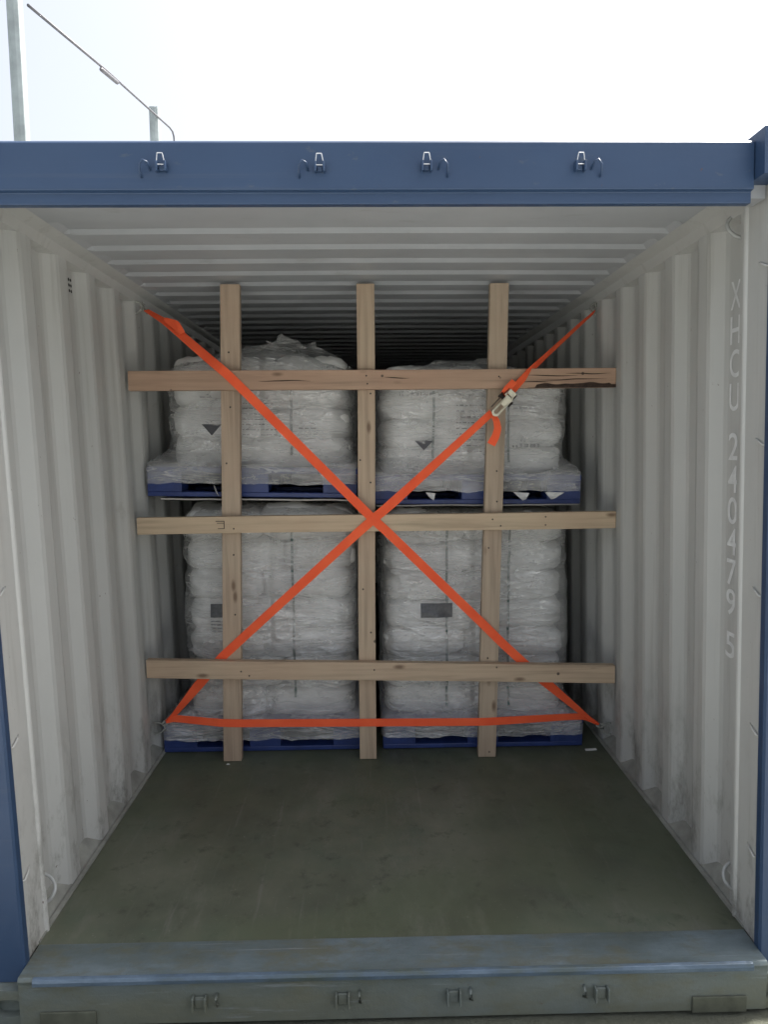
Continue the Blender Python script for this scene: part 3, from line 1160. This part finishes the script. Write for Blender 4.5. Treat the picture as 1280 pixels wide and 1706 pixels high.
for o_, lst in zip([o for o in bpy.data.objects if o.name.startswith('timber_post')], (((.0, .60), (.012, -.12), (-.02, .33), (.018, -.42), (-.006, .86)), ((-.03, .34), (.02, .23), (-.028, .04), (.015, .0), (-.02, -.30), (.018, -.52), (-.01, -.70), (.022, .66)), ((.01, .28), (-.02, -.10), (.015, .13), (-.01, -.66)))):
    for x, z in lst:
        bm = bmesh.new()
        px_ = (o_.location.x and 0) + x
        bow = {'timber_post': .056, 'timber_post.001': .012, 'timber_post.002': .047}.get(o_.name, 0) * z / 2.356
        bmesh.ops.create_cone(bm, cap_ends=True, segments=10, radius1=.0048, radius2=.004, depth=.004, matrix=Matrix.Translation((px_ + bow, -.0238, z)) @ Matrix.Rotation(math.pi / 2, 4, 'X'))
        link('nail_head', bm, M['dsteel'], o_)

# ------------------------------------------------------------------ lashing strap
S = thing('lashing_strap', 'long orange lashing strap crossed in an X and run along the bottom', 'strap', (-.052, 1.30, 1.235))
SO = Vector((-.052, 1.30, 1.235))


def ribbon(name, pts, width, parent=S, widths=None, twist=None, th=.0026, sub=8, face=Vector((0, -1, 0)), mat=None):
    """flat webbing through pts; its face is turned to 'face', twist is degrees per point"""
    P0 = [Vector(p) for p in pts]
    W = widths or [width] * len(P0)
    T = twist or [0] * len(P0)
    path, ww, tw = [], [], []
    for i in range(len(P0) - 1):
        for k in range(sub):
            t = k / sub
            path.append(P0[i].lerp(P0[i + 1], t))
            ww.append(W[i] + (W[i + 1] - W[i]) * t)
            tw.append(T[i] + (T[i + 1] - T[i]) * t)
    path.append(P0[-1])
    ww.append(W[-1])
    tw.append(T[-1])
    # soften corners
    for _ in range(2):
        q = path[:]
        for i in range(1, len(path) - 1):
            q[i] = path[i] * .5 + (path[i - 1] + path[i + 1]) * .25
        path = q
    bm = bmesh.new()
    rr = []
    for i, p in enumerate(path):
        t = (path[min(i + 1, len(path) - 1)] - path[max(i - 1, 0)]).normalized()
        side = t.cross(face).normalized()
        nrm = side.cross(t).normalized()
        a = math.radians(tw[i])
        sd2 = side * math.cos(a) + nrm * math.sin(a)
        nn = nrm * math.cos(a) - side * math.sin(a)
        h_ = ww[i] / 2
        rr.append([bm.verts.new(p - SO + sd2 * x * h_ + nn * y_ * th / 2) for x, y_ in ((-1, -1), (-.55, -1.35), (.55, -1.35), (1, -1), (1, 1), (-1, 1))])
    m_ = len(rr[0])
    for i in range(len(rr) - 1):
        for k in range(m_):
            q = (k + 1) % m_
            bm.faces.new((rr[i][k], rr[i][q], rr[i + 1][q], rr[i + 1][k]))
    bm.faces.new(rr[0])
    bm.faces.new(rr[-1][::-1])
    return link(name, bm, mat or M['strap'], parent)


WB = .044
# diagonal from the upper left anchor down to the lower right anchor
ribbon('webbing', [(-1.168, 1.520, 2.268), (-1.05, 1.46, 2.195), (-.80, 1.330, 1.985), (-.765, 1.3168, 1.957), (-.72, 1.3170, 1.916), (-.052, 1.3185, 1.234), (.02, 1.3185, 1.168), (.50, 1.352, .69), (.56, 1.3595, .628), (.60, 1.361, .588), (.70, 1.374, .492), (.785, 1.392, .412), (1.06, 1.446, .166), (1.118, 1.46, .128)],
       WB, widths=[.030, .040] + [WB] * 9 + [.052, .030, .02], twist=[55, 35, 4, 0, 0, 0, 0, 0, 0, 0, 4, 14, 40, 60])
# other diagonal from the ratchet down to the lower left anchor
ribbon('webbing', [(.520, 1.303, 1.742), (.03, 1.3165, 1.302), (-.052, 1.3155, 1.234), (-.13, 1.3165, 1.167), (-.70, 1.3585, .650), (-.765, 1.3605, .590), (-.81, 1.364, .550), (-.86, 1.374, .490), (-.95, 1.405, .385), (-1.085, 1.440, .222), (-1.130, 1.45, .185)],
       WB, widths=[.034, .046, WB, WB, WB, WB, WB, .048, .05, .034, .02], twist=[12, 0, 0, 0, 0, 0, 0, 2, 15, 40, 60])
# upper right anchor to the ratchet, seen nearly edge on
ribbon('webbing', [(1.098, 1.600, 2.262), (1.00, 1.53, 2.185), (.80, 1.38, 2.02), (.70, 1.318, 1.935), (.615, 1.300, 1.842)], WB, widths=[.022, .03, .036, .04, .04], twist=[62, 55, 50, 42, 25])
# along the bottom in front of the posts
ribbon('webbing', [(-1.130, 1.45, .182), (-1.085, 1.44, .203), (-.845, 1.3625, .208), (-.82, 1.3600, .207), (-.76, 1.3600, .204), (-.08, 1.3605, .196), (.50, 1.3605, .190), (.60, 1.366, .192), (1.03, 1.436, .182), (1.118, 1.46, .125)],
       .040, widths=[.02, .034, .040, .040, .040, .040, .040, .040, .036, .02], twist=[40, 22, 2, 0, 0, 0, 0, 0, -10, -40])
# extra flap at the upper left where the tail is tucked
ribbon('loose_tail', [(-1.06, 1.452, 2.212), (-1.00, 1.425, 2.18), (-.965, 1.41, 2.135)], .05, widths=[.02, .045, .03], twist=[10, -10, 20])
ribbon('loose_tail', [(.568, 1.286, 1.815), (.588, 1.272, 1.850), (.622, 1.272, 1.886)], .04, widths=[.034, .036, .036], twist=[10, 20, 35])
ribbon('loose_tail', [(.520, 1.262, 1.728), (.534, 1.252, 1.700), (.540, 1.252, 1.665), (.532, 1.262, 1.628), (.512, 1.270, 1.590)], .040, widths=[.030, .034, .036, .038, .040], twist=[30, 22, 12, 6, 0])

# hooks at the four anchors
for p, q in (((-1.168, 1.520, 2.268), (-1.190, 1.535, 2.300)), ((1.098, 1.600, 2.262), (1.112, 1.62, 2.300)), ((1.112, 1.458, .128), (1.150, 1.465, .105)), ((-1.122, 1.448, .185), (-1.150, 1.45, .165))):
    bm = bmesh.new()
    p, q = Vector(p) - SO, Vector(q) - SO
    dd = q - p
    if dd.length < .02:
        dd = Vector((-.02, .01, -.01))
    tube(bm, [p - dd * .2 + Vector((0, 0, -.012)), p + dd * .3 + Vector((0, 0, -.01)), q + Vector((0, 0, -.006)), q + Vector((0, 0, .008)), p + dd * .5 + Vector((0, .004, .012))], .0045, 8)
    link('hook', bm, M['rail'], S, smooth=True)

# ratchet buckle: local frame, u along strap (toward upper right), v across, n toward viewer
RP = Vector((.566, 1.288, 1.786))
u = (Vector((.625, 1.302, 1.851)) - Vector((.505, 1.302, 1.728)))
u.normalize()
nrm = Vector((0, -1, 0))
v_ = u.cross(nrm).normalized()
RT = bpy.data.objects.new('ratchet_buckle', None)
bmR = bmesh.new()
# base frame: two side plates with a slot between, along u
def rb(bm, u0, u1, v0, v1, n0, n1):
    vs = box(bm, (u0, v0, n0), (u1, v1, n1))
    for q in vs:
        c = q.co.copy()
        q.co = RP - SO + u * c.x + v_ * c.y + nrm * c.z


def rtube(bm, pts, r):
    tube(bm, [RP - SO + u * a + v_ * b + nrm * c for a, b, c in pts], r, 12)


rb(bmR, -.050, .070, -.026, -.0235, -.004, .026)
rb(bmR, -.050, .070, .0235, .026, -.004, .026)
rat = link('ratchet_buckle', bmR, M['dsteel'], S, bevel=.001)
bm = bmesh.new()
# handle: long flat plate with rounded end and slot
n = 16
outer = []
for k in range(n + 1):
    t = math.pi / 2 + math.pi * k / n
    outer.append((-.058 + .019 * math.cos(t), .019 * math.sin(t)))
outer += [(.040, -.019), (.040, .019)]
inner = []
for k in range(n + 1):
    t = math.pi / 2 + math.pi * k / n
    inner.append((-.056 + .010 * math.cos(t), .0095 * math.sin(t)))
inner += [(-.012, -.0095), (-.012, .0095)]
for n0 in (.030, .034):
    pass
lay = []
for n0 in (.030, .0345):
    lay.append(([bm.verts.new(RP - SO + u * a + v_ * (b + .006) + nrm * (n0 + (.006 if a < -.03 else 0))) for a, b in outer], [bm.verts.new(RP - SO + u * a + v_ * (b + .006) + nrm * (n0 + (.006 if a < -.03 else 0))) for a, b in inner]))
N = len(outer)
for k in range(N):
    j = (k + 1) % N
    bm.faces.new((lay[0][0][k], lay[0][0][j], lay[0][1][j], lay[0][1][k]))
    bm.faces.new((lay[1][0][k], lay[1][0][j], lay[1][1][j], lay[1][1][k]))
    bm.faces.new((lay[0][0][k], lay[0][0][j], lay[1][0][j], lay[1][0][k]))
    bm.faces.new((lay[0][1][k], lay[0][1][j], lay[1][1][j], lay[1][1][k]))
link('handle', bm, M['steel'], rat, bevel=.001)
bm = bmesh.new()
rtube(bm, [(.020, -.032, .012), (.020, .032, .012)], .0105)
rtube(bm, [(.020, .030, .012), (.020, .037, .012)], .015)
rtube(bm, [(.020, -.037, .012), (.020, -.030, .012)], .015)
link('spindle', bm, M['dsteel'], rat, smooth=True)
bm = bmesh.new()
rb(bm, .046, .072, -.020, .020, .012, .030)
rb(bm, .030, .046, -.022, -.014, .030, .036)
rb(bm, .030, .046, .014, .022, .030, .036)
link('pawl_plate', bm, M['steel'], rat, bevel=.002)

# ------------------------------------------------------------------ litter
bm = bmesh.new()
box(bm, (-.028, -.009, 0), (.028, .009, .004))
for v in bm.verts:
    v.co.z += .004 if v.co.x > 0 else 0
o = link('paper_scrap', bm, M['paper'])
o.location = (1.070, 1.425, .0015)
o.rotation_euler = (0, 0, -.05)
tag(o, 'small white paper strip on the floor by the right wall', 'paper scrap')
bm = bmesh.new()
vs = [bm.verts.new(p) for p in ((-.010, -.003, 0), (.011, -.001, 0), (.008, .005, 0), (-.007, .004, 0), (0, 0, .004))]
for a, b in ((0, 1), (1, 2), (2, 3), (3, 0)):
    bm.faces.new((vs[a], vs[b], vs[4]))
bm.faces.new(vs[:4])
o = link('wood_chip', bm, M['paper'])
o.location = (-.795, 1.335, .001)
tag(o, 'tiny pale wood chip on the floor before the left post', 'wood chip')

# ------------------------------------------------------------------ poles behind the container
def pole(label, x, y_, top, r, base=-.17, tilt=0.0, rim=True):
    p = thing('steel_pole', label, 'pole', (x, y_, base), (0, 0, 0), 'galvanised poles beside the container')
    bm = bmesh.new()
    H = top - base
    # open channel column, folded sheet: reads as a light/dark pair of faces
    pf = [(-r, -r * .7), (-r * .35, -r), (r * .35, -r), (r, -r * .7), (r, r), (-r, r)]
    a = [bm.verts.new((x_ * 1, y2, 0)) for x_, y2 in pf]
    b = [bm.verts.new((x_ + tilt * H, y2, H)) for x_, y2 in pf]
    for i in range(len(pf)):
        k = (i + 1) % len(pf)
        bm.faces.new((a[i], a[k], b[k], b[i]))
    bm.faces.new(a)
    bm.faces.new(b[::-1])
    link('shaft', bm, M['galv'], p, bevel=.003)
    bm = bmesh.new()
    box(bm, (-r * 2, -r * 2, 0), (r * 2, r * 2, .012))
    link('base_plate', bm, M['galv'], p, bevel=.002)
    if rim:
        bm = bmesh.new()
        box(bm, (-r * .92 + tilt * H, -r * .62, H + .0005), (r * .92 + tilt * H, r * .92, H + .006))
        link('end_cap', bm, M['galv'], p, bevel=.002)
    return p


pole('near galvanised pole at the left edge, rising out of the frame', -1.50, 1.02, 4.6, .025)
pole('short far galvanised pole with its top just above the container roof', -1.50, 2.95, 3.865, .030)
G = thing('bent_steel_rod', 'thin bent steel rod sloping from the near pole past the far pole', 'steel rod', (-1.47, 3.325, -.17))
bm = bmesh.new()
GO = Vector((-1.47, 3.325, -.17))
X_ = -1.47
tube(bm, [Vector(p) - GO for p in ((X_, 1.08, 3.43), (X_, 2.0, 3.625), (X_, 3.21, 3.853), (X_, 3.285, 3.857), (X_, 3.318, 3.835), (X_, 3.325, 3.79), (X_, 3.325, -.168))], .0065, 8)
link('rod', bm, M['cable'], G, smooth=True)
bm = bmesh.new()
tube(bm, [Vector(p) - GO for p in ((X_, 1.885, 3.582), (X_, 1.90, 3.588), (X_, 2.14, 3.638), (X_, 2.15, 3.644))], [.004, .011, .011, .004], 8)
link('sleeve', bm, M['cable'], G, smooth=True)
